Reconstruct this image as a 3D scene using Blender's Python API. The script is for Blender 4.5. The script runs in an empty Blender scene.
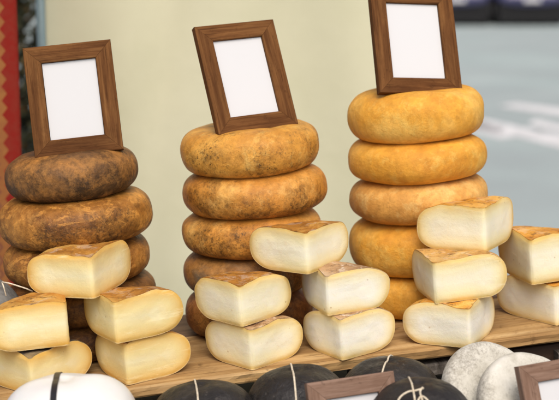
import bpy, bmesh, math, random
from mathutils import Vector, Matrix, noise
R_ = math.radians
random.seed(7)
def pn(v): return noise.noise(Vector(v)+Vector((.137, .291, .413)), noise_basis='PERLIN_NEW')
sc = bpy.context.scene
col = sc.collection

# ------------------------------------------------------------------ camera
CAM = Vector((0.0, -1.958, 1.506)); PITCH = R_(10.0)
FPX = 1335.0                       # focal length in photo pixels (559 wide)
cd = bpy.data.cameras.new('camera'); cam = bpy.data.objects.new('camera', cd); col.objects.link(cam)
cam.location = CAM; cam.rotation_euler = (math.pi/2 - PITCH, 0, 0)
cd.sensor_width = 36; cd.lens = 36*FPX/559.0
cd.clip_start = 0.05; cd.clip_end = 600
cd.dof.use_dof = True; cd.dof.focus_distance = 2.06; cd.dof.aperture_fstop = 4.2
sc.camera = cam
FWD = Vector((0, math.cos(PITCH), -math.sin(PITCH))); UPV = Vector((0, math.sin(PITCH), math.cos(PITCH)))

# ------------------------------------------------------------------ world + sun
SUN_EL, SUN_AZ = 52.0, 172.0       # azimuth clockwise from +Y: light from behind the camera, a little to the right
w = bpy.data.worlds.new('World'); sc.world = w; w.use_nodes = True
nt = w.node_tree; bg = nt.nodes['Background']
sky = nt.nodes.new('ShaderNodeTexSky'); sky.sky_type = 'NISHITA'; sky.sun_disc = False
sky.sun_elevation = R_(SUN_EL); sky.sun_rotation = R_(SUN_AZ)
sky.air_density = 0.6; sky.dust_density = 6.0; sky.ozone_density = 0.3
nt.links.new(sky.outputs[0], bg.inputs[0]); bg.inputs[1].default_value = 0.15
sl = bpy.data.lights.new('sun', 'SUN'); so = bpy.data.objects.new('sun', sl); col.objects.link(so)
sl.energy = 1.05; sl.angle = R_(50); sl.color = (1.0, 0.975, 0.92)
sd = Vector((math.sin(R_(SUN_AZ))*math.cos(R_(SUN_EL)), math.cos(R_(SUN_AZ))*math.cos(R_(SUN_EL)), math.sin(R_(SUN_EL))))
so.rotation_euler = sd.to_track_quat('Z', 'Y').to_euler()
sc.view_settings.view_transform = 'Standard'; sc.view_settings.look = 'None'
sc.view_settings.gamma = 1; sc.view_settings.exposure = 0.1
sc.view_settings.use_curve_mapping = False

# ------------------------------------------------------------------ display frame: tilted table top seen a little from the side
YAW, TILT = R_(12.0), R_(4.0)
BO = Vector((0, 0, 0.9))
U = Vector((math.cos(YAW)*math.cos(TILT), math.sin(YAW)*math.cos(TILT), math.sin(TILT)))
V = Vector((-math.sin(YAW), math.cos(YAW), 0)); W = U.cross(V)
RB = Matrix((U, V, W)).transposed().to_4x4()
def bp(u, v, w_): return BO + U*u + V*v + W*w_
def proj(P):
    d = P - CAM; z = d.dot(FWD); return 279.5 + FPX*d.x/z, 200 - FPX*d.dot(UPV)/z, z
def u_at(px, v, w_):               # place along the board that appears at photo column px
    k = (px - 279.5)/FPX; a = bp(0, v, w_) - CAM
    return (k*a.dot(FWD) - a.x)/(U.x - k*U.dot(FWD))
def ray(px, py):
    return (FWD + Vector((1, 0, 0))*((px - 279.5)/FPX) + UPV*((200 - py)/FPX))
def ground_at(px, py, z=0):
    r = ray(px, py); return CAM + r*((z - CAM.z)/r.z)
def at_y(px, py, y):
    r = ray(px, py); return CAM + r*((y - CAM.y)/r.y)

# ------------------------------------------------------------------ object helpers
def mesh(name, verts, faces, mats, parent=None, smooth=True, midx=None, attr=None):
    me = bpy.data.meshes.new(name); me.from_pydata([tuple(v) for v in verts], [], faces)
    for m in (mats if isinstance(mats, list) else [mats]): me.materials.append(m)
    me.polygons.foreach_set('use_smooth', [smooth]*len(me.polygons))
    if midx: me.polygons.foreach_set('material_index', midx)
    if attr:
        for k, vals in attr.items():
            a = me.attributes.new(k, 'FLOAT', 'POINT'); a.data.foreach_set('value', vals)
    me.update()
    o = bpy.data.objects.new(name, me); col.objects.link(o)
    if parent: o.parent = parent
    return o
def from_bm(name, bm, m, parent=None, smooth=False, recalc=True):
    if recalc: bmesh.ops.recalc_face_normals(bm, faces=bm.faces)
    me = bpy.data.meshes.new(name); bm.to_mesh(me); bm.free()
    for k in (m if isinstance(m, list) else [m]): me.materials.append(k)
    me.polygons.foreach_set('use_smooth', [smooth]*len(me.polygons))
    o = bpy.data.objects.new(name, me); col.objects.link(o)
    if parent: o.parent = parent
    return o
def empty(name): 
    o = bpy.data.objects.new(name, None); col.objects.link(o); o.empty_display_size = .02; return o
def tag(o, label=None, cat=None, group=None, kind=None):
    if label: o['label'] = label
    if cat: o['category'] = cat
    if group: o['group'] = group
    if kind: o['kind'] = kind
    return o
def box_bm(x0, x1, y0, y1, z0, z1, bev=0.0, bm=None, segs=2):
    bm = bm or bmesh.new()
    r = bmesh.ops.create_cube(bm, size=1)
    for v in r['verts']:
        v.co = Vector((x0 + (v.co.x+.5)*(x1-x0), y0 + (v.co.y+.5)*(y1-y0), z0 + (v.co.z+.5)*(z1-z0)))
    if bev > 0:
        es = list({e for v in r['verts'] for e in v.link_edges})
        bmesh.ops.bevel(bm, geom=es, offset=bev, segments=segs, profile=.5, affect='EDGES')
    return bm
def tube(name, pts, rad, m, parent=None, seg=8, flat=1.0):
    vs, fs = [], []; n = len(pts)
    for i, p in enumerate(pts):
        t = (pts[min(i+1, n-1)] - pts[max(i-1, 0)]).normalized()
        a = t.orthogonal().normalized() if i == 0 else (pa - t*pa.dot(t)).normalized()
        pa = a; b = t.cross(a)
        for k in range(seg):
            an = 2*math.pi*k/seg
            vs.append(p + a*math.cos(an)*rad + b*math.sin(an)*rad*flat)
    for i in range(n-1):
        for k in range(seg):
            fs.append((i*seg+k, i*seg+(k+1) % seg, (i+1)*seg+(k+1) % seg, (i+1)*seg+k))
    fs.append(tuple(range(seg))[::-1]); fs.append(tuple((n-1)*seg+k for k in range(seg)))
    return mesh(name, vs, fs, m, parent)

# ------------------------------------------------------------------ material helpers
class Mat:
    def __init__(s, name, rough=.6, spec=.4):
        s.m = bpy.data.materials.new(name); s.m.use_nodes = True; s.t = s.m.node_tree
        s.b = s.t.nodes['Principled BSDF']; s.b.inputs['Roughness'].default_value = rough
        s.b.inputs['Specular IOR Level'].default_value = spec
        s.tc = s.t.nodes.new('ShaderNodeTexCoord'); s.vec = s.tc.outputs['Object']
    def n(s, typ, **kw):
        nd = s.t.nodes.new(typ)
        for k, v in kw.items():
            if hasattr(nd, k): setattr(nd, k, v)
            else: nd.inputs[k.replace('_', ' ')].default_value = v
        return nd
    def l(s, a, b): s.t.links.new(a, b)
    def randomize(s):
        oi = s.n('ShaderNodeObjectInfo'); mu = s.n('ShaderNodeVectorMath', operation='MULTIPLY_ADD')
        s.l(oi.outputs['Random'], mu.inputs[0]); mu.inputs[1].default_value = (3.7, 5.1, 2.3); s.l(s.vec, mu.inputs[2])
        s.vec = mu.outputs[0]; return s
    def map(s, sx, sy, sz, rot=(0, 0, 0)):
        mp = s.n('ShaderNodeMapping'); mp.inputs['Scale'].default_value = (sx, sy, sz); mp.inputs['Rotation'].default_value = rot
        s.l(s.vec, mp.inputs[0]); return mp.outputs[0]
    def noise(s, scale, detail=4, rough=.55, dist=0, vec=None):
        nd = s.n('ShaderNodeTexNoise'); nd.inputs['Scale'].default_value = scale; nd.inputs['Detail'].default_value = detail
        nd.inputs['Roughness'].default_value = rough; nd.inputs['Distortion'].default_value = dist
        s.l(vec or s.vec, nd.inputs['Vector']); return nd.outputs[0]
    def voro(s, scale, vec=None, feature='F1'):
        nd = s.n('ShaderNodeTexVoronoi', feature=feature); nd.inputs['Scale'].default_value = scale
        s.l(vec or s.vec, nd.inputs['Vector']); return nd.outputs['Distance']
    def ramp(s, x, stops, interp='LINEAR'):
        if stops[-1][0] > 1: x = s.math('MULTIPLY', x, .5); stops = [(p*.5, c) for p, c in stops]
        nd = s.n('ShaderNodeValToRGB'); cr = nd.color_ramp; cr.interpolation = interp
        while len(cr.elements) < len(stops): cr.elements.new(.5)
        for e, (p, c) in zip(cr.elements, stops):
            e.position = p; e.color = (c, c, c, 1) if isinstance(c, (int, float)) else (*c, 1)
        s.l(x, nd.inputs[0]); return nd.outputs[0]
    def mix(s, f, a, b, mode='MIX'):
        nd = s.n('ShaderNodeMix', data_type='RGBA', blend_type=mode)
        for i, x in ((0, f), (6, a), (7, b)):
            if isinstance(x, (int, float)): nd.inputs[i].default_value = x
            elif isinstance(x, tuple): nd.inputs[i].default_value = (*x, 1)
            else: s.l(x, nd.inputs[i])
        return nd.outputs[2]
    def math(s, op, a, b=0.0, c=None):
        nd = s.n('ShaderNodeMath', operation=op)
        for i, x in enumerate((a, b) if c is None else (a, b, c)):
            if isinstance(x, (int, float)): nd.inputs[i].default_value = x
            else: s.l(x, nd.inputs[i])
        return nd.outputs[0]
    def color(s, x):
        if isinstance(x, tuple): s.b.inputs['Base Color'].default_value = (*x, 1)
        else: s.l(x, s.b.inputs['Base Color'])
        return s
    def bump(s, h, dist=.001, strength=.5):
        nd = s.n('ShaderNodeBump'); nd.inputs['Distance'].default_value = dist; nd.inputs['Strength'].default_value = strength
        s.l(h, nd.inputs['Height'])
        if getattr(s, 'lastb', None): s.l(s.lastb, nd.inputs['Normal'])
        s.lastb = nd.outputs[0]; s.l(s.lastb, s.b.inputs['Normal']); return s
    def sss(s, wgt, rad=(.012, .006, .003), scale=1.0):
        s.b.inputs['Subsurface Weight'].default_value = wgt; s.b.inputs['Subsurface Radius'].default_value = rad
        s.b.inputs['Subsurface Scale'].default_value = scale; return s

def rind(name, lo, mid, hi, spot=(.05, .028, .012), spots=.0, mould=None, mould_amt=0.0, scale=9, contrast=.18, rough=.45, streak=0.0, spec=.28, fine=0.12, scuff=.4):
    m = Mat(name, rough, spec).randomize()
    base = m.ramp(m.noise(scale, 6, .62, .6), [(.5-contrast, lo), (.5, mid), (.5+contrast, hi)])
    f = m.noise(scale*9, 4, .6)
    base = m.mix(m.ramp(f, [(.35, fine*2), (.62, 0)]), base, tuple(c*.55 for c in lo))
    if streak:
        st = m.noise(14, 5, .7, 2.2, m.map(1, 1, 2.5))
        base = m.mix(m.ramp(st, [(.50, 0), (.58, streak), (.70, 0)]), base, tuple(min(1, c*1.6) for c in hi))
    if spots:
        big = m.noise(scale*1.3, 3, .6, .3)
        # mould gathers low down on the side of a wheel and round its edges
        sep = m.n('ShaderNodeSeparateXYZ'); m.l(m.tc.outputs['Object'], sep.inputs[0])
        low = m.math('MULTIPLY', sep.outputs[2], -3.6)
        big = m.math('ADD', big, low)
        sp = m.math('ADD', m.noise(150, 5, .75, .3), m.math('MULTIPLY', big, .8))
        base = m.mix(m.ramp(sp, [(.97-spots*.10, 0), (1.05-spots*.10, .24), (1.22-spots*.10, .86)]), base, spot)
        smu = m.math('ADD', m.noise(34, 6, .75, .4), m.math('MULTIPLY', big, .5))
        base = m.mix(m.ramp(smu, [(.72-spots*.04, 0), (.98-spots*.04, .62)]), base, tuple(c*.32 for c in lo))
        pit = m.noise(260, 2, .6)
        base = m.mix(m.math('MULTIPLY', m.ramp(pit, [(.60, 0), (.68, .8)]), m.ramp(big, [(.42, 0), (.6, 1)])), base, spot)
        m.bump(sp, .0022, -.35)
    if mould:
        mb = m.noise(7, 5, .65, .4)
        base = m.mix(m.ramp(mb, [(.58-mould_amt, 0), (.70-mould_amt, .85)]), base, mould)
    # scuffs and pale rubbed patches
    sc_ = m.noise(30, 6, .8, .25)
    base = m.mix(m.ramp(sc_, [(.52, 0), (.66, scuff)]), base, tuple(min(.8, c*f_) for c, f_ in zip(hi, (1.06, 1.14, 1.35))))
    sc2 = m.noise(56, 6, .85, .2)
    base = m.mix(m.ramp(sc2, [(.30, scuff*1.3), (.42, 0)]), base, tuple(c*.62 for c in lo))
    m.color(base)
    m.bump(m.noise(scale*2.2, 5, .6), .005, .55); m.bump(m.noise(60, 6, .75, .5), .0028, .6); m.bump(m.noise(190, 4, .7), .0014, .6)
    m.b.inputs['Roughness'].default_value = rough
    m.l(m.ramp(m.noise(30, 4), [(.3, rough-.08), (.7, rough+.14)]), m.b.inputs['Roughness'])
    m.sss(.06, (.006, .003, .0015))
    return m.m

M = {}
M['rind_gold']  = rind('rind_gold', (.46, .19, .030), (.69, .335, .055), (.80, .48, .12), spots=.5, contrast=.22, fine=.10)
M['rind_gold_mouldy'] = rind('rind_gold_mouldy', (.38, .145, .024), (.64, .285, .048), (.76, .43, .11), spots=.75, contrast=.22, fine=.14)
M['rind_orange'] = rind('rind_orange', (.60, .255, .030), (.78, .385, .048), (.86, .52, .12), spots=0, contrast=.2, fine=.16, rough=.6, scuff=.40)
M['rind_orange_pale'] = rind('rind_orange_pale', (.52, .24, .05), (.73, .375, .085), (.82, .52, .17), spots=0, contrast=.2, fine=.18, rough=.62, scuff=.5)
M['rind_dark']  = rind('rind_dark', (.045, .024, .011), (.185, .088, .028), (.46, .205, .045), spots=1.4, mould=(.21, .13, .055), mould_amt=-.03, contrast=.17, scale=13, fine=.22, rough=.5)
M['rind_brown'] = rind('rind_brown', (.16, .060, .014), (.36, .150, .026), (.60, .29, .06), spots=.75, contrast=.2, streak=.38, scale=12, fine=.18)
M['rind_brown_deep'] = rind('rind_brown_deep', (.10, .042, .015), (.20, .085, .022), (.40, .18, .04), spots=1.0, contrast=.18, streak=.25, fine=.2)
M['rind_grey']  = rind('rind_grey', (.20, .085, .025), (.40, .185, .045), (.52, .27, .08), spots=1.1, mould=(.17, .145, .10), mould_amt=.10, contrast=.2, fine=.2)
M['rind_red']   = rind('rind_red', (.15, .055, .02), (.30, .12, .03), (.47, .22, .05), spots=1.1, mould=(.10, .075, .055), mould_amt=.04, contrast=.2, fine=.2)

def wedge_rind(name, lo, mid, hi, white=.4):
    m = Mat(name, .55, .18).randomize()
    base = m.ramp(m.noise(16, 6, .65, .8), [(.32, lo), (.5, mid), (.68, hi)])
    base = m.mix(m.ramp(m.noise(38, 4, .7, .5), [(.53, 0), (.62, min(1, white*1.5))]), base, (.64, .55, .44))
    base = m.mix(m.ramp(m.noise(60, 4, .7), [(.34, .7), (.46, 0)]), base, (.09, .04, .015))
    # the rind is thin and pale where it nears the cut, strongest on the top face
    z = m.n('ShaderNodeSeparateXYZ'); m.l(m.tc.outputs['Object'], z.inputs[0])
    side = m.ramp(m.math('ADD', m.math('MULTIPLY', z.outputs[2], 22), m.math('MULTIPLY', m.noise(18, 3), .6)), [(.62, 0), (.95, 1)])
    pale = m.ramp(m.noise(22, 4), [(.35, (.60, .40, .15)), (.65, (.76, .57, .28))])
    m.color(m.mix(side, pale, base))
    m.bump(m.noise(55, 5, .65), .004, .8); m.bump(m.noise(20, 4, .6, .5), .006, .6); m.sss(.08, (.006, .003, .0015))
    return m.m
M['wr_brown'] = wedge_rind('wedge_rind_brown', (.20, .075, .014), (.42, .185, .032), (.62, .36, .09), .22)
M['wr_orange'] = wedge_rind('wedge_rind_orange', (.46, .17, .022), (.66, .32, .05), (.76, .48, .14), .15)
M['wr_tan'] = wedge_rind('wedge_rind_tan', (.36, .17, .04), (.60, .34, .10), (.72, .50, .20), .28)
M['wr_dark'] = wedge_rind('wedge_rind_dark', (.03, .026, .024), (.06, .055, .05), (.10, .09, .085), .1)
M['wr_grey'] = wedge_rind('wedge_rind_grey', (.24, .13, .06), (.46, .29, .15), (.60, .46, .31), .6)

def paste(name, core, mid, edge, band=1.0, streaks=.3):
    m = Mat(name, .48, .35).randomize()
    at = m.n('ShaderNodeAttribute', attribute_name='depth')
    d = m.math('ADD', at.outputs['Fac'], m.math('MULTIPLY', m.math('SUBTRACT', m.noise(26, 4, .6), .5), .007))
    c = m.ramp(m.math('MULTIPLY', d, 1/(.030*band)), [(.0, edge), (.10, edge), (.26, tuple(.55*a+.45*b for a, b in zip(edge, mid))), (.55, mid), (1.0, core)])
    c = m.mix(m.ramp(m.noise(12, 4, .6, .4), [(.4, 0), (.75, .35)]), c, mid)
    st = m.noise(9, 5, .7, .3, m.map(1.2, 1.2, 9, (.25, .15, 0)))
    c = m.mix(m.ramp(st, [(.56, 0), (.72, streaks)]), c, tuple(min(1, x*1.10) for x in core))
    sm = m.ramp(m.noise(31, 6, .75, .8), [(.56, 0), (.70, .32)])
    c = m.mix(sm, c, tuple(x*y for x, y in zip(mid, (.95, .88, .74))))
    cr = m.noise(7, 6, .8, 1.6, m.map(1, 1, 3.2))
    crk = m.ramp(m.math('ABSOLUTE', m.math('SUBTRACT', cr, .5)), [(.0, 1), (.006, 0)])
    crk = m.math('MULTIPLY', crk, m.ramp(m.noise(13, 2), [(.54, 0), (.64, 1)]))
    c = m.mix(m.math('MULTIPLY', crk, .35), c, (.52, .36, .16)); m.crk = crk
    # the odd small eye in the paste
    vd = m.voro(85); pick = m.noise(24, 2)
    hole = m.math('MULTIPLY', m.ramp(vd, [(.09, 1), (.16, 0)]), m.ramp(pick, [(.60, 0), (.64, 1)]))
    c = m.mix(m.math('MULTIPLY', hole, .55), c, (.45, .30, .12))
    m.color(c)
    m.bump(m.noise(160, 4, .75), .0007, .5); m.bump(st, .0012, .2); m.bump(hole, .002, -.6); m.bump(m.crk, .001, -.5); m.bump(m.noise(40, 5, .7), .0015, .3)
    m.sss(.22, (.010, .007, .003))
    return m.m
M['paste_cream'] = paste('paste_cream', (.85, .81, .62), (.84, .76, .47), (.72, .49, .14), .95)
M['paste_white'] = paste('paste_white', (.86, .84, .72), (.85, .79, .56), (.76, .55, .20), .9)
M['paste_yellow'] = paste('paste_yellow', (.83, .76, .48), (.80, .67, .32), (.70, .42, .09), 1.3, .6)
M['paste_gold'] = paste('paste_gold', (.84, .77, .49), (.81, .67, .32), (.72, .42, .09), 1.1, .6)

def wood(name, dark, mid, light, g=1.0, rough=.6, knots=0.3, axis=0, spec=.3, stain=.35):
    m = Mat(name, rough, spec).randomize()
    sc3 = [60*g, 60*g, 60*g]; sc3[axis] = 3.2*g
    v = m.map(*sc3)
    gr = m.noise(1.0, 6, .62, .5, v)
    c = m.ramp(gr, [(.28, dark), (.5, mid), (.72, light)])
    sc4 = [16*g, 16*g, 16*g]; sc4[axis] = 2.0*g
    c = m.mix(m.ramp(m.noise(1.0, 4, .6, .8, m.map(*sc4)), [(.38, .65), (.6, 0)]), c, dark)
    if knots:
        c = m.mix(m.ramp(m.noise(28*g, 5, .7), [(.60, 0), (.74, knots)]), c, tuple(x*.35 for x in dark))
    pore = m.noise(1.0, 3, .7, 0, m.map(*[x*(3.2 if i != axis else 2.2) for i, x in enumerate(sc3)]))
    c = m.mix(m.ramp(pore, [(.30, .75), (.43, 0)]), c, tuple(x*.5 for x in dark))
    c = m.mix(m.ramp(m.noise(11*g**.5, 6, .75, .8), [(.52, 0), (.70, stain)]), c, tuple(x*.8 for x in dark))
    m.color(c); m.bump(gr, .0012, .6); m.bump(pore, .0008, .5)
    return m.m
M['frame_wood'] = wood('frame_wood', (.070, .026, .008), (.155, .066, .021), (.225, .108, .036), 3.0, .7, .6, 0, .08)
M['frame_wood_sky_sheen'] = wood('frame_wood_sky_sheen', (.15, .085, .055), (.25, .160, .115), (.33, .225, .17), 3.0, .65, .8, 0, .12)  # pale pinkish tone is sky sheen painted into the wood colour
M['board_wood'] = wood('board_wood', (.26, .145, .055), (.47, .30, .125), (.60, .42, .21), 1.1, .8, .9, 0, .12, .6)
M['board_shaded'] = wood('board_wood_shaded', (.10, .06, .035), (.22, .135, .075), (.32, .21, .12), .55, .7, .4)  # darker copy of the board wood, shade on the back plank painted in
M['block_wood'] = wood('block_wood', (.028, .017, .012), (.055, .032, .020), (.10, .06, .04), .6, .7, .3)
M['grey_wood'] = wood('grey_wood', (.05, .042, .035), (.17, .15, .125), (.36, .33, .29), 1.0, .8, .5, 1)
M['table_wood'] = wood('table_wood', (.02, .014, .010), (.045, .03, .02), (.08, .055, .036), .5, .7, .3)

m = Mat('card_paper', .7, .25); m.color(m.ramp(m.noise(3, 2), [(.3, (.595, .605, .615)), (.7, (.615, .625, .635))])); M['card'] = m.m
m = Mat('backing_board', .8, .2); m.color(m.ramp(m.noise(60, 3), [(.3, (.10, .07, .045)), (.7, (.16, .115, .075))])); M['backing'] = m.m
m = Mat('black_wax', .42, .32).randomize()
c = m.ramp(m.noise(22, 6, .7, .5), [(.35, (.012, .011, .011)), (.55, (.022, .020, .019)), (.75, (.050, .044, .040))])
c = m.mix(m.ramp(m.noise(120, 3, .7), [(.62, 0), (.72, .5)]), c, (.12, .105, .09))
m.color(c); m.bump(m.noise(26, 5, .65, .4), .006, .8); m.bump(m.noise(70, 5, .7, 1.2), .003, .6); m.bump(m.noise(180, 3), .0012, .5)
m.l(m.ramp(m.noise(40, 4), [(.35, .30), (.7, .65)]), m.b.inputs['Roughness']); M['black'] = m.m
m = Mat('white_wax', .28, .5); m.color(m.ramp(m.noise(14, 4), [(.3, (.75, .76, .73)), (.7, (.79, .80, .77))])); m.bump(m.noise(20, 3), .0015, .25); m.sss(.15); M['white_wax'] = m.m
m = Mat('black_strap', .4, .4); m.color(m.ramp(m.noise(80, 3), [(.3, (.01, .01, .011)), (.7, (.022, .022, .025))])); M['strap'] = m.m
m = Mat('string', .85, .2); m.color(m.ramp(m.noise(220, 3), [(.3, (.50, .42, .30)), (.7, (.74, .67, .52))])); m.bump(m.noise(500, 2), .0006, .7); M['string'] = m.m
m = Mat('bloomy_rind', .85, .2).randomize()
c = m.ramp(m.noise(30, 6, .7), [(.32, (.44, .42, .35)), (.5, (.60, .585, .51)), (.7, (.70, .69, .62))])
sp = m.math('ADD', m.noise(230, 4, .8), m.math('MULTIPLY', m.noise(17, 3, .6), .9))
c = m.mix(m.ramp(sp, [(.92, 0), (1.25, .75)]), c, (.17, .145, .11))
m.color(c); m.bump(m.noise(90, 5, .7), .002, .7); M['bloom'] = m.m

m = Mat('grey_rind', .7, .2); m.color(m.ramp(m.noise(40, 5, .7), [(.35, (.10, .10, .095)), (.65, (.24, .24, .225))])); m.bump(m.noise(60, 4), .002, .5); M['grey_rind'] = m.m
# canvas: weave, faint stains that belong to the cloth
m = Mat('canvas_cloth', .85, .15)
c = m.ramp(m.noise(1.7, 5, .6, .3), [(.3, (.57, .565, .385)), (.5, (.63, .62, .44)), (.72, (.67, .66, .485))])
m.color(c)
wv = m.n('ShaderNodeTexWave'); wv.inputs['Scale'].default_value = 120; m.l(m.vec, wv.inputs[0])
m.bump(wv.outputs[1], .0006, .3); m.bump(m.noise(4, 4, .55, .2), .012, .25); m.bump(m.noise(38, 4), .002, .3); M['canvas'] = m.m
m = Mat('painted_pole', .35, .5); m.color(m.ramp(m.noise(20, 3), [(.3, (.17, .25, .27)), (.7, (.22, .31, .33))])); M['pole'] = m.m
# woven textile: red ground with chains of tan chevrons
m = Mat('woven_textile', .9, .1)
sep = m.n('ShaderNodeSeparateXYZ'); m.l(m.vec, sep.inputs[0])
tri = m.math('PINGPONG', sep.outputs[2], .0145)
xx = m.math('ADD', sep.outputs[0], m.math('MULTIPLY', tri, .75))
per = m.math('MODULO', m.math('ADD', xx, 10.01), .110)
c = m.ramp(m.math('MULTIPLY', per, 1/.110), [(0, (.225, .018, .012)), (.20, (.225, .018, .012)), (.205, (.30, .11, .038)), (.30, (.30, .11, .038)), (.305, (.22, .075, .04)),
      (.38, (.22, .075, .04)), (.385, (.30, .14, .055)), (.55, (.30, .14, .055)), (.555, (.21, .085, .045)), (.62, (.21, .085, .045)), (.625, (.30, .125, .040)), (.765, (.30, .125, .040)), (.77, (.225, .018, .012))], 'CONSTANT')
m.color(m.mix(m.ramp(m.noise(70, 3), [(.4, .25), (.6, 0)]), c, (.2, .05, .03)))
m.bump(m.noise(300, 2), .001, .6); M['textile'] = m.m
m = Mat('street_paving', .95, .03)
c = m.ramp(m.noise(.9, 6, .6, .2), [(.3, (.37, .44, .43)), (.5, (.41, .49, .475)), (.7, (.47, .545, .525))])
c = m.mix(m.ramp(m.noise(.28, 3, .5), [(.42, .45), (.56, 0)]), c, (.36, .40, .40))
c = m.mix(m.ramp(m.noise(60, 3), [(.4, .3), (.6, 0)]), c, (.16, .17, .17))
m.color(c); m.bump(m.noise(120, 4), .002, .5); M['street'] = m.m
m = Mat('road_paint', .6, .3); m.color(m.ramp(m.noise(9, 5, .7), [(.35, (.50, .50, .49)), (.55, (.80, .80, .78))])); M['paint'] = m.m
m = Mat('car_paint', .3, .5); m.color(m.ramp(m.noise(2, 2), [(.3, (.050, .048, .125)), (.7, (.065, .062, .15))])); m.b.inputs['Coat Weight'].default_value = .5; M['car'] = m.m
m = Mat('plastic_with_shade', .6, .3); m.color(m.ramp(m.noise(20, 3), [(.3, (.005, .005, .006)), (.7, (.009, .009, .010))])); M['shade_plastic'] = m.m  # near-black, carries the dark under the cars as well as the bumper
m = Mat('tyre_rubber', .8, .2); m.color(m.ramp(m.noise(30, 3), [(.3, (.012, .012, .012)), (.7, (.025, .025, .025))])); M['rubber'] = m.m
m = Mat('alloy', .35, .5); m.color(m.ramp(m.noise(20, 3), [(.3, (.16, .16, .17)), (.7, (.22, .22, .23))])); m.b.inputs['Metallic'].default_value = .8; M['alloy'] = m.m
m = Mat('car_glass', .08, .5); m.color(m.ramp(m.noise(2, 2), [(.3, (.015, .018, .02)), (.7, (.02, .024, .028))])); M['glass'] = m.m
m = Mat('leaf', .6, .3).randomize(); m.color(m.ramp(m.noise(11, 3), [(.35, (.020, .026, .012)), (.55, (.045, .045, .018)), (.68, (.20, .105, .03))])); M['leaf'] = m.m
m = Mat('bark', .85, .2); m.color(m.ramp(m.noise(20, 5), [(.35, (.035, .024, .016)), (.65, (.11, .075, .05))])); M['bark'] = m.m
m = Mat('white_plate', .5, .4); m.color(m.ramp(m.noise(4, 2), [(.3, (.6, .6, .6)), (.7, (.7, .7, .7))])); M['plate'] = m.m

# ------------------------------------------------------------------ setting
g = mesh('street', [(-250, -60, 0), (250, -60, 0), (250, 450, 0), (-250, 450, 0)], [(0, 1, 2, 3)], M['street'], smooth=False); tag(g, kind='structure')

# painted crossing bars on the street, right of the stall
def stripe(quad):
    vs = [ground_at(x, y, .004) for x, y in quad]
    n = 10; L, Rr = [], []
    for i in range(n+1):
        t = i/n; a = vs[0].lerp(vs[1], t); b = vs[3].lerp(vs[2], t)
        j = .03*pn(Vector((a.x*3, a.y*3, 1))); L.append(a+Vector((0, j, 0))); Rr.append(b+Vector((0, -j, 0)))
    o = mesh('road_marking', L+Rr, [(i, i+1, n+2+i, n+1+i) for i in range(n)], M['paint'], smooth=False)
    tag(o, kind='structure')
stripe([(498, 106), (640, 128), (640, 117), (515, 103)])
stripe([(440, 121), (500, 139), (545, 132), (470, 116)])
stripe([(470, 127), (505, 133), (500, 126), (474, 121)])
stripe([(528, 124), (600, 141), (600, 133), (535, 119)])
stripe([(515, 136), (640, 168), (640, 152), (545, 131)])

# ------------------------------------------------------------------ rear canvas sheet, pole, textile
def canvas():
    y0 = 1.15; root = empty('canvas_backdrop')
    a = at_y(44.5, 0, y0); b = at_y(430, 0, y0)
    x0, x1 = a.x, b.x; z0, z1 = .35, 2.15; nx, nz = 160, 60; vs, fs = [], []; fx = at_y(158, 200, y0).x
    for j in range(nz+1):
        for i in range(nx+1):
            x = x0+(x1-x0)*i/nx; z = z0+(z1-z0)*j/nz
            d = .045*pn(Vector((x*2.3+z*.5, z*.35, 4.2))) + .010*pn(Vector((x*8-z*2.2, z*1.1, 1.0)))
            d += .014*math.exp(-((x-(fx+.05*(z-1.2)))/.055)**2)-.009*math.exp(-((x-(fx+.11+.05*(z-1.2)))/.07)**2)
            d += .004*math.sin(x*24+z*5+2*pn(Vector((x*2, z, 3))))
            vs.append((x, y0+d, z))
    for j in range(nz):
        for i in range(nx):
            k = j*(nx+1)+i; fs.append((k, k+1, k+nx+2, k+nx+1))
    o = mesh('sheet', vs, fs, M['canvas'], root)
    so_ = o.modifiers.new('thick', 'SOLIDIFY'); so_.thickness = .0015
    # top rail and weighted bottom bar carry the cloth
    tube('top_rail', [Vector((x0-.05, y0, z1)), Vector((x1+.05, y0, z1))], .014, M['pole'], root, 12)
    tube('bottom_bar', [Vector((x0, y0, z0)), Vector((x1, y0, z0))], .012, M['pole'], root, 12)
    tag(root, 'large plain beige canvas sheet hanging behind all the cheese stacks', 'canvas sheet')
    px = at_y(41.3, 0, y0-.02).x
    p = empty('stall_pole')
    tube('upright', [Vector((px, y0-.035, .012)), Vector((px, y0-.035, 2.17))], .0105, M['pole'], p, 16)
    from_bm('foot', box_bm(px-.07, px+.07, y0-.105, y0+.035, .002, .012, .002), M['pole'], p)
    tag(p, 'slim blue grey metal pole at the left edge of the beige canvas', 'pole')
    p2 = empty('stall_pole')
    px2 = x1+.02
    tube('upright', [Vector((px2-.045, y0-.06, .012)), Vector((px2-.045, y0-.06, 2.17))], .0105, M['pole'], p2, 16)
    from_bm('foot', box_bm(px2-.115, px2+.025, y0-.13, y0+.01, .002, .012, .002), M['pole'], p2)
    tag(p2, 'slim metal pole hidden behind the orange cheese stack at the canvas edge', 'pole')
canvas()

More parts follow.
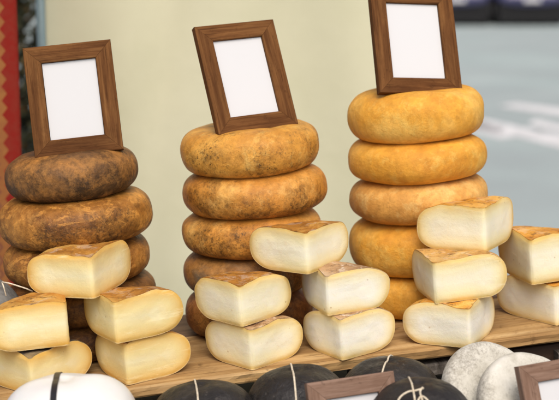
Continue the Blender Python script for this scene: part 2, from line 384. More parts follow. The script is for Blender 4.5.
def textile():
    y0 = .75; xr = at_y(20, 150, y0).x; nx, nz = 60, 160; z0, z1 = .55, 2.1; x0 = xr-.62; vs, fs = [], []
    for j in range(nz+1):
        for i in range(nx+1):
            x = x0+(xr-x0)*i/nx; z = z0+(z1-z0)*j/nz
            d = .012*math.sin(x*22+.8)+.012*pn(Vector((x*4, z*1.2, 7)))
            vs.append((x-xr, d, z))
    for j in range(nz):
        for i in range(nx):
            k = j*(nx+1)+i; fs.append((k, k+1, k+nx+2, k+nx+1))
    root = empty('woven_rug'); root.location = (xr, y0, 0)
    o = mesh('cloth', vs, fs, M['textile'], root)
    s = o.modifiers.new('thick', 'SOLIDIFY'); s.thickness = .004
    tube('hanging_rod', [Vector((x0-xr-.05, 0, z1)), Vector((.03, 0, z1))], .012, M['pole'], root, 12)
    tag(root, 'hanging red rug with tan zigzag bands at the far left edge', 'rug')
textile()

def shrub():
    c = at_y(27, 90, 3.3); root = empty('garden_shrub'); root.location = (c.x, c.y, 0)
    rnd = random.Random(5); vs, fs = [], []
    tips = []
    for i in range(9):
        a = rnd.uniform(0, 6.28); pts = []
        for k in range(7):
            t = k/6; pts.append(Vector((math.cos(a)*.28*t*rnd.uniform(.8, 1.1), math.sin(a)*.28*t, .25+1.35*t)))
        tips += pts[2:]; tube('branch', pts, .012, M['bark'], root, 6)
    for i in range(4200):
        b = rnd.choice(tips)
        p = Vector((rnd.gauss(b.x, .13), rnd.gauss(b.y, .13), rnd.gauss(b.z, .13)))
        n = Vector((rnd.gauss(0, 1), rnd.gauss(0, 1), rnd.gauss(0, 1))).normalized(); t = n.orthogonal().normalized(); q = n.cross(t)
        s = rnd.uniform(.02, .036); k = len(vs)
        vs += [p-t*s, p+q*s*.45+n*.004, p+t*s, p-q*s*.45+n*.004]; fs.append((k, k+1, k+2, k+3))
    mesh('foliage', vs, fs, M['leaf'], root, smooth=False)
    bm = bmesh.new(); bmesh.ops.create_cone(bm, cap_ends=True, segments=32, radius1=.16, radius2=.21, depth=.36)
    for v in bm.verts: v.co.z += .18
    from_bm('pot', bm, M['bark'], root, True)
    tag(root, 'dark leafy shrub glimpsed between the red rug and the blue grey pole', 'shrub')
shrub()

# ------------------------------------------------------------------ table, board, blocks
SURF = -.105
def ob(o, u, v, w_, extra=None):
    o.matrix_world = Matrix.Translation(bp(u, v, w_)) @ RB @ (extra or Matrix.Identity(4)); return o
tb = empty('display_table')
for k in range(5):
    v0 = -.47+k*.20
    from_bm('plank', box_bm(-.95, .95, v0, v0+.197, -.028, 0, .003), M['table_wood'], tb)
for x in (-.88, .88):
    for y in (-.42, .47):
        zt = bp(x, y, SURF-.03).z
        L = zt/W.z
        from_bm('leg', box_bm(x-.03, x+.03, y-.03, y+.03, -.028-L+.02, -.0285, .003), M['table_wood'], tb)
from_bm('apron', box_bm(-.85, .85, -.44, -.415, -.12, -.029, .002), M['table_wood'], tb)
ob(tb, 0, 0, SURF)
tag(tb, 'dark stained wooden market table beneath the lower cheeses', 'table')

BT = .017
def plank_mesh(name, u0, u1, v0, v1, t, mt, parent, seed):
    nx, ny = 160, 14; vs, fs = [], []
    def f(x, y, z):
        e = .0055*pn(Vector((x*7, seed, z*40)))+.0022*pn(Vector((x*40, seed, z*120)))
        k = 1 if y > (v0+v1)/2 else -1
        b = .0025 if abs(z) > 0 or True else 0
        return (x, y + e*(1 if y in (v0, v1) else 0), z + .0012*pn(Vector((x*5, y*9, seed))))
    ring = []
    r = .003
    prof = [(v0+r, 0)] + [(v0+r+(v1-v0-2*r)*k/ny, 0) for k in range(1, ny)] + [(v1-r, 0), (v1, -r), (v1, -t+r), (v1-r, -t), (v0+r, -t), (v0, -t+r), (v0, -t*.5), (v0, -r)]
    n = len(prof)
    for i in range(nx+1):
        x = u0+(u1-u0)*i/nx
        for (y, z) in prof: vs.append(f(x, y, z))
    for i in range(nx):
        for k in range(n):
            fs.append((i*n+k, (i+1)*n+k, (i+1)*n+(k+1) % n, i*n+(k+1) % n))
    fs.append(tuple(range(n))); fs.append(tuple(nx*n+k for k in range(n))[::-1])
    o = mesh(name, vs, fs, mt, parent); 
    o.data.shade_smooth() if False else None
    for p in o.data.polygons: p.use_smooth = False
    return o
bd = empty('display_board')
plank_mesh('plank', -.80, .80, 0, .232, BT, M['board_wood'], bd, 1.3)
plank_mesh('plank', -.81, .79, .236, .375, BT, M['board_shaded'], bd, 5.1)
for x in (-.62, -.1, .52):
    from_bm('batten', box_bm(x-.02, x+.02, .02, .36, -BT-.012, -BT-.0015, .002), M['board_shaded'], bd)
ob(bd, 0, 0, 0); tag(bd, 'weathered light brown wooden board carrying the cheese stacks and quarters', 'board')
hb = -SURF-BT-.013
def block(u, v0, v1, wid, mt, label, hh=hb):
    o = from_bm('wood_block', box_bm(-wid/2, wid/2, v0, v1, 0, hh, .003), mt)
    ob(o, u, 0, SURF); tag(o, label, 'wood block', 'wood blocks under the display board')
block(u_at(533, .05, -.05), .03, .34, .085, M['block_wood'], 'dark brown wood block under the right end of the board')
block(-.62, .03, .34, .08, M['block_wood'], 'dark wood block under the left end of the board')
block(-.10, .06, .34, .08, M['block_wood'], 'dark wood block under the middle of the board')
o = plank_mesh('grey_plank', u_at(556, .02, -.03), u_at(556, .02, -.03)+.30, .012, .05, .055, M['grey_wood'], None, 8.8)
ob(o, 0, 0, -BT-.022); 
g2 = o; tag(o, 'rough grey weathered plank end right of the dark brown block', 'plank')
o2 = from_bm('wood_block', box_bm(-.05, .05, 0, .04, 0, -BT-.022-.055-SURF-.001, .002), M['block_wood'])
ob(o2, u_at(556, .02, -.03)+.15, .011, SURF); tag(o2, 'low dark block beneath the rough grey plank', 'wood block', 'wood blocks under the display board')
o = plank_mesh('grey_plank', u_at(355, -.0, -.03), u_at(462, -.0, -.03), .014, .05, .022, M['grey_wood'], None, 2.8)
ob(o, 0, 0, -BT-.013); tag(o, 'narrow grey weathered slat tucked under the front of the board', 'plank')

# ------------------------------------------------------------------ cheese wheels
def profile(R, h, ct, cb, n=2.25, flat=10, side=26, dish=.0025):
    a = h/2; pts = []
    for i in range(flat):
        r = (R-ct)*i/flat; pts.append((r, a - dish*(1-(i/flat)**2)))
    for i in range(side+1):
        t = math.pi/2 - math.pi*i/side; c = ct if t >= 0 else cb
        ct_, st = math.cos(t), math.sin(t)
        r = (R-c)+c*abs(ct_)**(2/n); z = a*math.copysign(abs(st)**(2/n), st); pts.append((r, z))
    for i in range(flat):
        r = (R-cb)*(1-(i+1)/flat); pts.append((r, -a))
    return pts
def wheel_mesh(name, R, h, mt, seed, ct=.052, cb=.040, n=2.5, amp=.0050, seg=120, parent=None, sag=0, wob=.012):
    P = profile(R, h, ct, cb, n); vs, fs = [], []; npf = len(P)
    for i in range(seg):
        th = 2*math.pi*i/seg; cx, sx = math.cos(th), math.sin(th)
        for j, (r, z) in enumerate(P):
            q = Vector((r*cx, r*sx, z))
            k = min(1, r/(R*.5))
            lo = pn(q*9+Vector((seed*7.1, seed, 0)))*amp + pn(q*24+Vector((seed*3.1, 0, seed)))*amp*.35 + pn(q*70+Vector((seed, 0, seed*2)))*amp*.08
            rr = r*(1 + wob*pn(Vector((cx*1.1, sx*1.1, seed*5)))*2) + lo*k
            ce = min(1, r/.04); ce = ce*ce*(3-2*ce)
            zz = z*(1 + .07*ce*pn(Vector((cx*.9+seed, sx*.9, 2)))) 
            if z <= -h*.49: zz = -h/2 + .0008*pn(q*30)
            elif z > 0: zz += lo*.6*min(1, z/(h*.4))
            if sag and z < 0:
                f = max(0, math.cos(th-sag[0]))**2*sag[1]; zz -= f*(r/R)**3*(1-abs(2*abs(z)/h-.7))
            vs.append((rr*cx, rr*sx, zz))
    for i in range(seg):
        for j in range(npf-1):
            a = i*npf+j; b = ((i+1) % seg)*npf+j
            fs.append((a, a+1, b+1, b))
    # weld the centre points
    bm = bmesh.new(); me = bpy.data.meshes.new('t'); me.from_pydata(vs, [], fs); bm.from_mesh(me); bpy.data.meshes.remove(me)
    bmesh.ops.remove_doubles(bm, verts=bm.verts, dist=1e-5)
    return from_bm(name, bm, mt, parent, True, False)

def wheel(l, r, v, wbase, h, mt, seed, label, group, tilt=(0, 0), **kw):
    cxp = (l+r)/2; wm = wbase+h/2
    u = u_at(cxp, v, wm); z = proj(bp(u, v, wm))[2]; R = (r-l)/2*z/FPX
    o = wheel_mesh('round_cheese', R, h+.0016, M[mt], seed, **kw)
    ob(o, u, v, wm, Matrix.Rotation(R_(tilt[0]), 4, 'Y') @ Matrix.Rotation(R_(tilt[1]), 4, 'X') @ Matrix.Rotation(seed*1.7, 4, 'Z'))
    tag(o, label, 'cheese wheel', group)
    return o
def stack(items, v, group):
    wb = 0.001; tops = []
    for (l, r, h, mt, seed, label, kw) in items:
        wheel(l, r, v, wb, h, mt, seed, label, group, **kw); wb += h-.0008
    return wb
G1, G2, G3 = 'brown cheese wheels in the left stack', 'spotted golden cheese wheels in the middle stack', 'orange cheese wheels in the right stack'
VS = .235
TOP1 = stack([
 (18, 146, .062, 'rind_brown_deep', 5, 'lowest dark brown cheese wheel of the left stack, on the board', {}),
 (8, 155, .061, 'rind_brown_deep', 4, 'second lowest brown cheese wheel of the left stack, mostly behind quarters', {}),
 (6, 149, .066, 'rind_brown', 3, 'middle brown cheese wheel of the left stack, directly behind the top left quarter', {}),
 (0, 152, .074, 'rind_brown', 2, 'widest brown cheese wheel with orange streaks under the dark top wheel', {'tilt': (-1.5, 0)}),
 (7, 138, .073, 'rind_dark', 1, 'very dark grey brown mottled cheese wheel at the top of the left stack', {'tilt': (-1.5, 0), 'n': 2.4}),
], VS, G1)
TOP2 = stack([
 (186, 312, .072, 'rind_red', 15, 'lowest reddish brown cheese wheel of the middle stack, on the board', {}),
 (183, 316, .068, 'rind_grey', 14, 'cheese wheel with grey mouldy side, second from the bottom of the middle stack', {}),
 (183, 321, .066, 'rind_gold_mouldy', 13, 'golden cheese wheel with dense black spots, third from the top of middle stack', {}),
 (182, 327, .068, 'rind_gold_mouldy', 12, 'widest golden spotted cheese wheel, second from the top of middle stack', {}),
 (180, 319, .073, 'rind_gold', 11, 'golden yellow spotted cheese wheel at the top of the middle stack', {}),
], VS, G2)
TOP3 = stack([
 (352, 478, .073, 'rind_orange', 25, 'lowest smooth orange cheese wheel of the right stack, on the board', {}),
 (350, 482, .090, 'rind_orange', 24, 'tallest smooth orange cheese wheel, second from the bottom of the right stack', {'ct': .06, 'cb': .045}),
 (349, 487, .070, 'rind_orange_pale', 23, 'pinkish orange cheese wheel with a sagging underside in the middle of right stack', {'cb': .055}),
 (349, 487, .068, 'rind_orange', 22, 'smooth orange cheese wheel second from the top of the right stack', {}),
 (349, 484, .081, 'rind_orange', 21, 'thick bright orange cheese wheel at the top of the right stack', {'ct': .058}),
], VS, G3)

# ------------------------------------------------------------------ cheese quarters
def wedge(lx, ax, rx, v, wbase, h, pm, rm, seed, label, group, R=None, tilt=(0, 0), turn=None, face_dark=None, n=2.35):
    L1, L2 = ax-lx, rx-ax
    u = u_at(ax, v, wbase+h/2); z = proj(bp(u, v, wbase+h/2))[2]+.03
    if R is None: R = math.hypot(L1, L2)*z/FPX
    a2 = math.atan2(L1, L2) if turn is None else R_(turn)
    delta = math.atan((ax-279.5)/FPX)
    rho = a2 - math.pi/4 - delta - YAW
    rv = random.Random(seed*17); CT = rv.uniform(.050, .066); CB = rv.uniform(.038, .052); n = rv.uniform(2.15, 2.6)
    P = [(x, h/2) for x in (0, .0012, .0028, .0055, .011, .018)] + [q for q in profile(R, h, CT, CB, n, 8, 26, 0.0) if not (q[1] >= h/2-1e-6 and q[0] < .021) and not (q[1] <= -h/2+1e-6 and q[0] < .021)] + [(x, -h/2) for x in (.018, .011, .0055, .0028, .0012, 0)]
    npf = len(P); a = h/2; N = 36
    A0, A1 = math.pi/4, 3*math.pi/4
    def D(r, th, z):
        q = Vector((r*math.cos(th), r*math.sin(th), z)); s = Vector((seed*5.3, seed*1.9, seed))
        lo = pn(q*13+s)*.0050+pn(q*45+s)*.0018
        k = r/R
        rr = r*(1+.02*pn(Vector((th*1.5, seed, 0)))) + lo*k
        zz = z
        if z > 0: zz = z + (lo*1.2 + .0015 - .0055*math.exp(-(r/(.30*R))**1.6))*(z/a)       # soft top, sinks at the point
        else: zz = z + .0003*lo
        return q, rr, zz
    def pt(r, th, z, off=0.0):
        _, rr, zz = D(r, th, z); 
        wob_ = .0010*math.exp(-r/.012)*pn((zz*60, seed, 3))
        return Vector((rr*math.cos(th)+wob_, rr*math.sin(th)+off+.0022*math.exp(-(r/.0022)**1.3)+.0008*pn((zz*45, 5, seed))*math.exp(-r/.006), zz))
    root = empty('cheese_quarter')
    # rind: outer skin, inner skin and the rim between them at the two cuts
    vs, fs = [], []; T = .0017
    skr = R-CT+.004
    def inset(r, z):
        sx = min(r, skr); d = Vector((r-sx, z)); L = d.length
        t = T*(1+.5*pn(Vector((r*90, z*90, seed)))) if L > 1e-6 else 0
        return (sx+d.x*(1-t/L), d.y*(1-t/L))
    for i in range(N+1):
        th = A0+(A1-A0)*i/N
        for (r, zz) in P: vs.append(pt(r, th, zz))
        for (r, zz) in P:
            r2, z2 = inset(r, zz); p = pt(r, th, zz); q = Vector((r2*math.cos(th), r2*math.sin(th), z2))
            q2 = pt(r2, th, z2); vs.append(q2)
    n2 = 2*npf
    for i in range(N):
        for j in range(npf-1):
            b0 = i*n2+j; b1 = (i+1)*n2+j
            fs.append((b0, b0+1, b1+1, b1)); fs.append((b0+npf, b1+npf, b1+npf+1, b0+npf+1))
    for i in (0, N):
        for j in range(npf-1):
            b = i*n2+j; f = (b, b+npf, b+npf+1, b+1); fs.append(f if i == 0 else f[::-1])
    bm = bmesh.new(); me = bpy.data.meshes.new('t'); me.from_pydata([tuple(x) for x in vs], [], fs); bm.from_mesh(me); bpy.data.meshes.remove(me)
    bmesh.ops.remove_doubles(bm, verts=bm.verts, dist=1e-6)
    bmesh.ops.dissolve_degenerate(bm, dist=1e-6, edges=bm.edges)
    ro = from_bm('rind', bm, M[rm], root, True, False)
    ro.data.set_sharp_from_angle(angle=R_(50))
    # paste: two cut faces meeting at the point
    vs, fs, dep = [], [], []; K = 16
    for side, th in ((0, A1), (1, A0)):
        base = len(vs)
        nrm = Vector((-math.sin(th), math.cos(th), 0))*(1 if side == 0 else -1)     # outward from the wedge
        for j, (r, z0) in enumerate(P):
            sx = min(r, skr)
            for k in range(K+1):
                f = k/K; rr = sx+(r-sx)*(1-f); zz = z0*(1-f)
                L = math.hypot(r-sx, z0)
                p = pt(rr, th, zz)
                fade = min(1, rr/.012)*min(1, (L*f)/.006)
                b = (.0014 + .0016*pn(Vector((rr*22, zz*22, seed+side*9)))+.0005*pn(Vector((rr*80, zz*80, seed+side*9))))*fade
                vs.append(p + nrm*b + Vector((0, .0003, 0))); dep.append(L*f)
        for j in range(npf-1):
            for k in range(K):
                q = base+j*(K+1)+k; f = (q, q+1, q+K+2, q+K+1); fs.append(f if side else f[::-1])
    pa = mesh('paste', vs, fs, M[pm], root, attr={'depth': dep})
    bm = bmesh.new(); bm.from_mesh(pa.data); bmesh.ops.remove_doubles(bm, verts=bm.verts, dist=4e-5); bm.to_mesh(pa.data); bm.free()
    for p_ in pa.data.polygons: p_.use_smooth = True
    ob(root, u, v, wbase+h/2, Matrix.Rotation(rho, 4, 'Z') )
    if tilt == (0, 0): tilt = (rv.uniform(-1.0, 1.0), rv.uniform(-.8, .8))
    if tilt != (0, 0):
        root.matrix_world = Matrix.Translation(bp(u, v, wbase+h/2)) @ RB @ Matrix.Rotation(R_(tilt[0]), 4, 'Y') @ Matrix.Rotation(R_(tilt[1]), 4, 'X') @ Matrix.Rotation(rho, 4, 'Z')
    tag(root, label, 'cheese quarter', group)
    if face_dark:
        # a scrap of dark rind left on the top near the point
        vs, fs = [], []; rnd = random.Random(seed); n = 24
        vs.append(Vector((0, .011, a+.0006)))
        for k in range(n):
            t = 2*math.pi*k/n; rad = .011*(1+.25*pn(Vector((math.cos(t), math.sin(t), seed))))
            vs.append(Vector((math.cos(t)*rad*1.1, .0125+math.sin(t)*rad, a-.0006)))
        fs = [(0, 1+k, 1+(k+1) % n) for k in range(n)]
        mesh('dark_patch', vs, fs, M['black'], root)
    return root
QL, QM, QR = 'cheese quarters piled at the left', 'cheese quarters piled in the middle', 'cheese quarters piled at the right'
H = .069
wedge(-14, 31, 92, .022, .001, .063, 'paste_yellow', 'wr_dark', 3, 'yellow cheese quarter with black rind showing at its point, lowest at far left', QL)
wedge(-15, 68, 90, .036, .067, .070, 'paste_gold', 'wr_brown', 2, 'cheese quarter with brown top at the left picture edge, second layer', QL, turn=94, R=.118)
wedge(94, 126, 191, .012, .001, .070, 'paste_yellow', 'wr_orange', 5, 'yellow cheese quarter on the board, right of the left stack, lower of two', QL)
wedge(83, 115, 183, .002, .070, .069, 'paste_yellow', 'wr_brown', 4, 'yellow cheese quarter under the left pile top, upper of the right pair', QL)
wedge(26, 92, 132, .030, .135, .068, 'paste_gold', 'wr_brown', 1, 'yellow cheese quarter at the top of the left pile before the brown wheels', QL)
wedge(205, 251, 304, .004, .001, .068, 'paste_cream', 'wr_grey', 8, 'cream cheese quarter on the board in front of the middle stack', QM)
wedge(194, 241, 292, .010, .069, .068, 'paste_cream', 'wr_brown', 7, 'cream cheese quarter with brown top, left of the middle layer under the crossing piece', QM)
wedge(302, 341, 396, -.006, .001, .069, 'paste_white', 'wr_grey', 10, 'pale cheese quarter on the board between middle and right stacks, lower of two', QM)
wedge(300, 327, 391, .008, .070, .069, 'paste_white', 'wr_grey', 9, 'pale cheese quarter with grey top between middle and right stacks, upper of two', QM)
wedge(248, 307, 350, .020, .136, .069, 'paste_cream', 'wr_brown', 6, 'cream cheese quarter crowning the middle pile before the spotted stack', QM)
wedge(402, 470, 495, -.028, .001, .068, 'paste_white', 'wr_orange', 13, 'white cheese quarter with orange rind on the board, lowest before the right stack', QR)
wedge(411, 434, 506, .004, .069, .068, 'paste_cream', 'wr_tan', 12, 'cream cheese quarter in the middle of the three before the right stack', QR)
wedge(416, 485, 514, .022, .137, .073, 'paste_cream', 'wr_orange', 11, 'cream cheese quarter with thin orange rind, top of three before the right stack', QR)
wedge(495, 556, 610, .026, .001, .070, 'paste_white', 'wr_orange', 15, 'white cheese quarter on the board at the right picture edge', QR)
wedge(497, 531, 600, .036, .071, .079, 'paste_cream', 'wr_orange', 14, 'cream cheese quarter with orange top at the right picture edge, upper of two', QR)

# ------------------------------------------------------------------ picture frames
def rot_fit(wd, ht, corners, origin_fn):
    """corners: TL TR BR BL photo pixels -> pose of a real frame of size wd x ht standing with its base at a given depth"""
    pass
def frame(wd, ht, bw, v_or, wbase, bx, lean, yaw, roll, mt, label, group, thick=.014):
    """frame leaning back by `lean`, turned by `yaw`, rocked by `roll` degrees; base centre at photo column bx, board depth v, height wbase"""
    root = empty('picture_frame')
    hw = wd/2
    def rail(p):          # p: four corners (outer a, outer b, inner b, inner a) in x,z
        bm = bmesh.new(); T = thick
        lv = [(0, .0), (.0012, T*.5)]
        f = [bm.verts.new((x, 0, z)) for x, z in p]; b = [bm.verts.new((x, T, z)) for x, z in p]
        bm.faces.new(f); bm.faces.new(b[::-1])
        for i in range(4): bm.faces.new((f[i], b[i], b[(i+1) % 4], f[(i+1) % 4]))
        es = [e for e in bm.edges if abs(e.verts[0].co.y) < 1e-6 and abs(e.verts[1].co.y) < 1e-6]
        es = [es_ for es_ in es if (es_.verts[0].co-es_.verts[1].co).length > bw*1.6]
        bmesh.ops.bevel(bm, geom=es, offset=.0016, segments=2, profile=.5, affect='EDGES')
        # put the grain along the rail: turn the mesh so its long side is local x, then rotate the object back
        d = Vector((p[1][0]-p[0][0], 0, p[1][1]-p[0][1])); vert = abs(d.z) > abs(d.x)
        if vert:
            rm = Matrix.Rotation(R_(90), 4, 'Y')
            bmesh.ops.transform(bm, matrix=rm, verts=bm.verts)
        o = from_bm('rail', bm, M[mt], root)
        if vert: o.matrix_local = Matrix.Rotation(R_(-90), 4, 'Y')
        return o
    e = .00025
    rail([(-hw, ht), (hw, ht), (hw-bw, ht-bw), (-hw+bw, ht-bw)])
    rail([(hw, 0), (-hw, 0), (-hw+bw, bw), (hw-bw, bw)])
    rail([(-hw, e), (-hw, ht-e), (-hw+bw-e, ht-bw-e), (-hw+bw-e, bw+e)])
    rail([(hw, ht-e), (hw, e), (hw-bw+e, bw+e), (hw-bw+e, ht-bw-e)])
    cbm = box_bm(-hw+bw+.0004, hw-bw-.0004, .0055, .0075, bw+.0004, ht-bw-.0004)
    from_bm('card', cbm, M['card'], root)
    from_bm('backing', box_bm(-hw+.006, hw-.006, thick+.0004, thick+.003, .006, ht-.006, .0008), M['backing'], root)
    # easel strut: from the middle of the back down to the ground plane behind
    L = ht*.62; sp = math.atan2(math.sin(R_(lean))*1.0+.30, 1.0)
    sb = box_bm(-.012, .012, -.0025, 0, -L, 0, .0006)
    st = from_bm('strut', sb, M['backing'], root)
    la = R_(lean); zt = ht*.60
    # strut swings out until its foot is level with the frame's bottom edge
    best = min((abs((zt*math.cos(la) + (thick+.004)*-math.sin(la)) - L*math.cos(a_-la)), a_) for a_ in [R_(k*.5) for k in range(5, 120)] if a_ > la)[1]
    st.matrix_local = Matrix.Translation((0, thick+.0062, zt)) @ Matrix.Rotation(best, 4, 'X')
    u = u_at(bx, v_or, wbase); P = bp(u, v_or, wbase)
    root.matrix_world = Matrix.Translation(P) @ Matrix.Rotation(R_(yaw), 4, 'Z') @ Matrix.Rotation(R_(roll), 4, 'Y') @ Matrix.Rotation(-la, 4, 'X')
    if 1:
        for nm, (x, z) in (('TL', (-hw, ht)), ('TR', (hw, ht)), ('BR', (hw, 0)), ('BL', (-hw, 0))):
            q = proj(root.matrix_world @ Vector((x, 0, z))); print('FR', bx, nm, round(q[0]), round(q[1]))
    tag(root, label, 'picture frame', group); return root
GF = 'brown wooden picture frames on the cheese stacks'
frame(.139, .178, .027, VS-.050, TOP1-.0015, 79.5, 16, 8, -5.5, 'frame_wood', 'brown wooden picture frame with blank card leaning on the left cheese stack', GF)
frame(.140, .185, .027, VS-.050, TOP2-.0015, 259.5, 24, 24, -4.2, 'frame_wood', 'brown wooden picture frame with blank card, tilted on the middle cheese stack', GF)
frame(.147, .186, .027, VS-.054, TOP3-.0015, 422, 24, 16, 2.4, 'frame_wood', 'brown wooden picture frame with blank card on the right cheese stack, top cut off', GF)
GB = 'pinkish wooden frames among the lower cheeses'
frame(.127, .148, .026, -.235, SURF+.001, 366, 18, 14, -4.0, 'frame_wood_sky_sheen', 'brown wooden frame with painted pinkish sky sheen and blank card among the black cheeses', GB)
frame(.132, .150, .026, -.285, SURF+.001, 581, 20, 20, -3.0, 'frame_wood_sky_sheen', 'brown wooden frame with painted pinkish sky sheen and blank card before the white mouldy cheeses', GB)

# ------------------------------------------------------------------ lower cheeses
def ball(cx, v, top, R, mt, seed, name, label, cat, group, n=2.1, roll=0, wb=SURF):
    h = top-wb; root = empty(name)
    u = u_at(cx, v, (top+wb)/2)
    body = wheel_mesh('body', R, h, M[mt], seed, ct=R*.86, cb=R*.80, n=n, amp=.004, parent=root, seg=96, wob=.01)
    ob(root, u, v, wb+h/2, Matrix.Rotation(R_(roll), 4, 'Z'))
    tag(root, label, cat, group); return root, h
from mathutils.bvhtree import BVHTree
def girdle(root, R, h, ang, mname, mat, rad, flat=1.0, off=0, wid=None):
    """a cord that goes over the cheese in a vertical plane at angle ang, lying on its surface"""
    body = root.children[0]; bvh = BVHTree.FromPolygons([v.co for v in body.data.vertices], [tuple(p.vertices) for p in body.data.polygons])
    pts = []; d = Vector((math.cos(ang), math.sin(ang), 0)); s = Vector((-math.sin(ang), math.cos(ang), 0))*off
    for k in range(73):
        t = math.pi*(k/72*1.5-.25); dirv = d*math.cos(t)+Vector((0, 0, 1))*math.sin(t)
        wv_ = s*(1+.25*math.sin(t*2))
        hit = bvh.ray_cast(wv_+dirv*.4, -dirv)
        if hit[0]: pts.append(hit[0]+hit[1]*rad*(.5 if wid is None else .3))
    if wid is None: return tube(mname, pts, rad, M[mat], root)
    vs, fs = [], []
    for i, p in enumerate(pts):
        t = (pts[min(i+1, len(pts)-1)]-pts[max(i-1, 0)]).normalized()
        side = Vector((-math.sin(ang), math.cos(ang), 0))
        nr = t.cross(side).normalized()
        if nr.dot(p) < 0: nr = -nr
        for a_, b_ in ((-wid, .0002), (-wid, .0012), (wid, .0012), (wid, .0002)): vs.append(p+side*a_+nr*b_)
    for i in range(len(pts)-1):
        for k in range(4): fs.append((i*4+k, i*4+(k+1) % 4, i*4+4+(k+1) % 4, i*4+4+k))
    fs += [(0, 1, 2, 3), tuple(len(vs)-4+k for k in range(4))[::-1]]
    return mesh(mname, vs, fs, M[mat], root, smooth=False)
GBk = 'black waxed cheeses tied with string on the lower table'
b1, h1 = ball(205, -.092, .022, .080, 'black', 31, 'black_cheese', 'black waxed cheese tied with string, leftmost of the black ones, by the white cheese', 'black cheese', GBk)
girdle(b1, .08, h1, R_(82), 'string', 'string', .0014, off=.008)
b2, h2 = ball(298, -.092, .026, .080, 'black', 32, 'black_cheese', 'black waxed cheese tied with string, partly behind the left corner of the pinkish frame', 'black cheese', GBk)
girdle(b2, .08, h2, R_(80), 'string', 'string', .0015, off=.004)
b3, h3 = ball(392, -.095, .022, .078, 'black', 33, 'black_cheese', 'black waxed cheese with string touching the board, behind the pinkish frame right corner', 'black cheese', GBk)
girdle(b3, .078, h3, R_(62), 'string', 'string', .0014, off=.004)
b4, h4 = ball(421, -.235, .032, .078, 'black', 34, 'black_cheese', 'glossy black waxed cheese with a looped string, nearest between the two pinkish frames', 'black cheese', GBk)
girdle(b4, .072, h4, R_(75), 'string', 'string', .0014, off=.010)
def loop(root, pts, parent_name='string_loop', rad=.0014):
    body = root.children[0]; bvh = BVHTree.FromPolygons([v.co for v in body.data.vertices], [tuple(p.vertices) for p in body.data.polygons])
    inv = root.matrix_world.inverted(); o = inv @ CAM; out = []
    n = 48
    def cr(i, t):
        P0, P1, P2, P3 = [Vector(pts[max(0, min(len(pts)-1, i+k))]) for k in (-1, 0, 1, 2)]
        return .5*((2*P1)+(P2-P0)*t+(2*P0-5*P1+4*P2-P3)*t*t+(-P0+3*P1-3*P2+P3)*t**3)
    for s in range(n+1):
        f = s/n*(len(pts)-1); i = min(int(f), len(pts)-2); q = cr(i, f-i)
        hit = bvh.ray_cast(Vector((q.x, q.y, .3)), Vector((0, 0, -1)))
        if hit[0]: out.append(hit[0]+hit[1]*rad*.7)
    return tube(parent_name, out, rad, M['string'], root)
bpy.context.view_layer.update()
loop(b4, [(.000, -.022), (-.010, -.022), (-.022, -.019), (-.034, -.023), (-.041, -.034), (-.036, -.048), (-.022, -.048), (-.009, -.036), (-.003, -.044), (-.001, -.058)])
loop(b4, [(-.001, -.020), (-.007, -.028), (-.009, -.042), (-.014, -.058)])
wb_, hw_ = ball(71, -.125, .066, .100, 'white_wax', 40, 'white_cheese', 'smooth white oval cheese with a black band at the bottom left', 'white cheese', None, n=2.3, roll=-8)
girdle(wb_, .1, hw_, R_(88), 'band', 'strap', .001, wid=.0042, off=.012)

# white mouldy discs leaning on edge
def disc(cx, v, R, th, lean, yaw, seed, label):
    o = wheel_mesh('mouldy_cheese', R, th, M['bloom'], seed, ct=.014, cb=.014, n=2.4, amp=.0025, seg=120)
    wc = SURF+R*math.cos(R_(lean))+th/2*math.sin(R_(lean))
    u = u_at(cx, v, wc)
    ob(o, u, v, wc, Matrix.Rotation(R_(yaw), 4, 'Z') @ Matrix.Rotation(R_(90-lean), 4, 'X') @ Matrix.Rotation(seed*2.1, 4, 'Z'))
    print('DISC', proj(o.matrix_world.translation))
    tag(o, label, 'mouldy cheese', 'white mouldy cheese discs leaning before the board'); return o
disc(491, -.135, .076, .036, 36, 14, 51, 'white mouldy cheese disc leaning against the board, the rear of two')
disc(527, -.200, .075, .034, 34, 10, 52, 'white mouldy cheese disc with dark flecks behind the right frame, the front of two')

# grey wrapped cheese with string behind the left picture edge
gx, gh = ball(-22, .19, .150, .075, 'grey_rind', 61, 'grey_cheese', 'dark grey cheese tied with pale string behind quarters at far left edge', 'grey cheese', None, wb=.0)
inv = gx.matrix_world.inverted()
def sp(px, py, v):
    # point on the upright plane at board depth v seen at photo pixel
    r = ray(px, py); nrm = V; t = ((bp(0, v, 0)-CAM).dot(nrm))/r.dot(nrm); return CAM+r*t
girdle(gx, .075, gh, R_(60), 'string', 'string', .0013, off=.01)
tube('string', [inv @ sp(2, 282, .125), inv @ sp(10, 283.5, .118), inv @ sp(18, 286, .115), inv @ sp(26, 288.5, .112), inv @ sp(33, 291.5, .110)], .0012, M['string'], gx)
tube('string', [inv @ sp(2, 282, .125), inv @ sp(4, 288, .124), inv @ sp(6, 296, .120)], .0011, M['string'], gx)

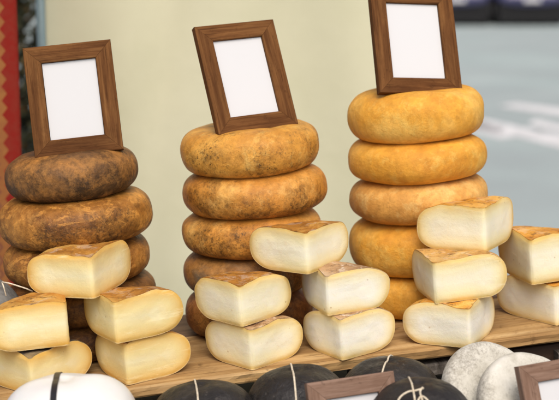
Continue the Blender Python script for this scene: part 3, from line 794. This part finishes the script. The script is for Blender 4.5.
# ------------------------------------------------------------------ parked car far across the street
def car(cx, label):
    root = empty('parked_car'); c = ground_at(cx, 26.5)
    root.location = (c.x, c.y+2.2, 0); root.rotation_euler = (0, 0, R_(-90))
    # body sections along x; +x is the front, turned towards the stall
    st = [(-2.15, .62, .56, .80), (-2.05, .78, .50, .92), (-1.6, .86, .46, .98), (-.9, .88, .46, 1.0), (0, .88, .46, 1.02), (.9, .88, .46, 1.0), (1.6, .86, .46, .96), (2.0, .80, .48, .88), (2.14, .66, .54, .78)]
    vs, fs = [], []; n = 24
    for (x, hwid, z0, z1) in st:
        for k in range(n):
            t = 2*math.pi*k/n; cc, ss = math.cos(t), math.sin(t)
            vs.append((x, hwid*math.copysign(abs(cc)**.7, cc), (z0+z1)/2+(z1-z0)/2*math.copysign(abs(ss)**.75, ss)))
    for i in range(len(st)-1):
        for k in range(n): fs.append((i*n+k, i*n+(k+1) % n, (i+1)*n+(k+1) % n, (i+1)*n+k))
    fs += [tuple(range(n))[::-1], tuple((len(st)-1)*n+k for k in range(n))]
    mesh('body', vs, fs, M['car'], root)
    cab = [(-1.5, .72, .90, .96), (-.9, .66, .96, 1.38), (.0, .66, .98, 1.45), (.6, .66, .98, 1.40), (1.25, .74, .92, .98)]
    vs, fs = [], []
    for (x, hwid, z0, z1) in cab:
        vs += [(x, -hwid-.08, z0), (x, -hwid+.06, z1), (x, hwid-.06, z1), (x, hwid+.08, z0)]
    for i in range(len(cab)-1):
        for k in range(4): fs.append((i*4+k, i*4+(k+1) % 4, i*4+4+(k+1) % 4, i*4+4+k))
    fs += [(0, 1, 2, 3), (19, 18, 17, 16)]
    mesh('cabin_glass', vs, fs, M['glass'], root, smooth=False)
    from_bm('roof', box_bm(-.8, .5, -.58, .58, 1.40, 1.475, .025), M['car'], root)
    from_bm('bumper_with_shade', box_bm(-2.02, 2.04, -.84, .84, .06, .58, .05), M['shade_plastic'], root)  # bumper stretched down as a black box to stand in for the car's shadow
    from_bm('number_plate', box_bm(2.135, 2.15, -.20, .20, .60, .70, .003), M['plate'], root)
    for y in (-.55, .55):
        bm = bmesh.new(); bmesh.ops.create_uvsphere(bm, u_segments=20, v_segments=12, radius=.10)
        for v in bm.verts: v.co = Vector((2.02+v.co.x*.9, y+v.co.y*1.5, .74+v.co.z*.7))
        from_bm('headlight', bm, M['alloy'], root, True)
    for x in (-1.32, 1.35):
        for y in (-.78, .78):
            bm = bmesh.new(); bmesh.ops.create_cone(bm, cap_ends=True, segments=40, radius1=.33, radius2=.33, depth=.21)
            bmesh.ops.bevel(bm, geom=[e for e in bm.edges if abs(e.verts[0].co.z-e.verts[1].co.z) < 1e-4], offset=.03, segments=3, affect='EDGES')
            bmesh.ops.transform(bm, matrix=Matrix.Translation((x, y, .33)) @ Matrix.Rotation(math.pi/2, 4, 'X'), verts=bm.verts)
            wh = from_bm('wheel', bm, M['rubber'], root, True)
            bm = bmesh.new(); bmesh.ops.create_cone(bm, cap_ends=True, segments=32, radius1=.2, radius2=.17, depth=.03)
            bmesh.ops.transform(bm, matrix=Matrix.Translation((x, y+math.copysign(.118, y), .33)) @ Matrix.Rotation(-math.copysign(math.pi/2, y), 4, 'X'), verts=bm.verts)
            from_bm('rim', bm, M['alloy'], wh, True)
    tag(root, label, 'car', 'dark violet cars parked across the street')
car(457, 'dark violet car across the street, just right of the top cheese frame')
car(532, 'dark violet car across the street in the top right corner')
y_ = ground_at(500, 24.5).y
o = from_bm('garden_wall', box_bm(3.0, 30, y_+5.2, y_+5.6, .002, 2.2, .03), M['block_wood'])
tag(o, 'dark low wall running behind the violet parked cars', 'wall')
o = from_bm('kerb', box_bm(-60, 60, y_+4.75, y_+4.9, .002, .13, .01), M['grey_wood']); tag(o, kind='structure')

if __name__ == '__main__':
    for nm, (l, y) in {'edge130': (130, 388.5), 'edge559': (559, 333.5), 'edge279': (279.5, 369)}.items():
        print(nm, y, proj(bp(u_at(l, 0, 0), 0, 0)))
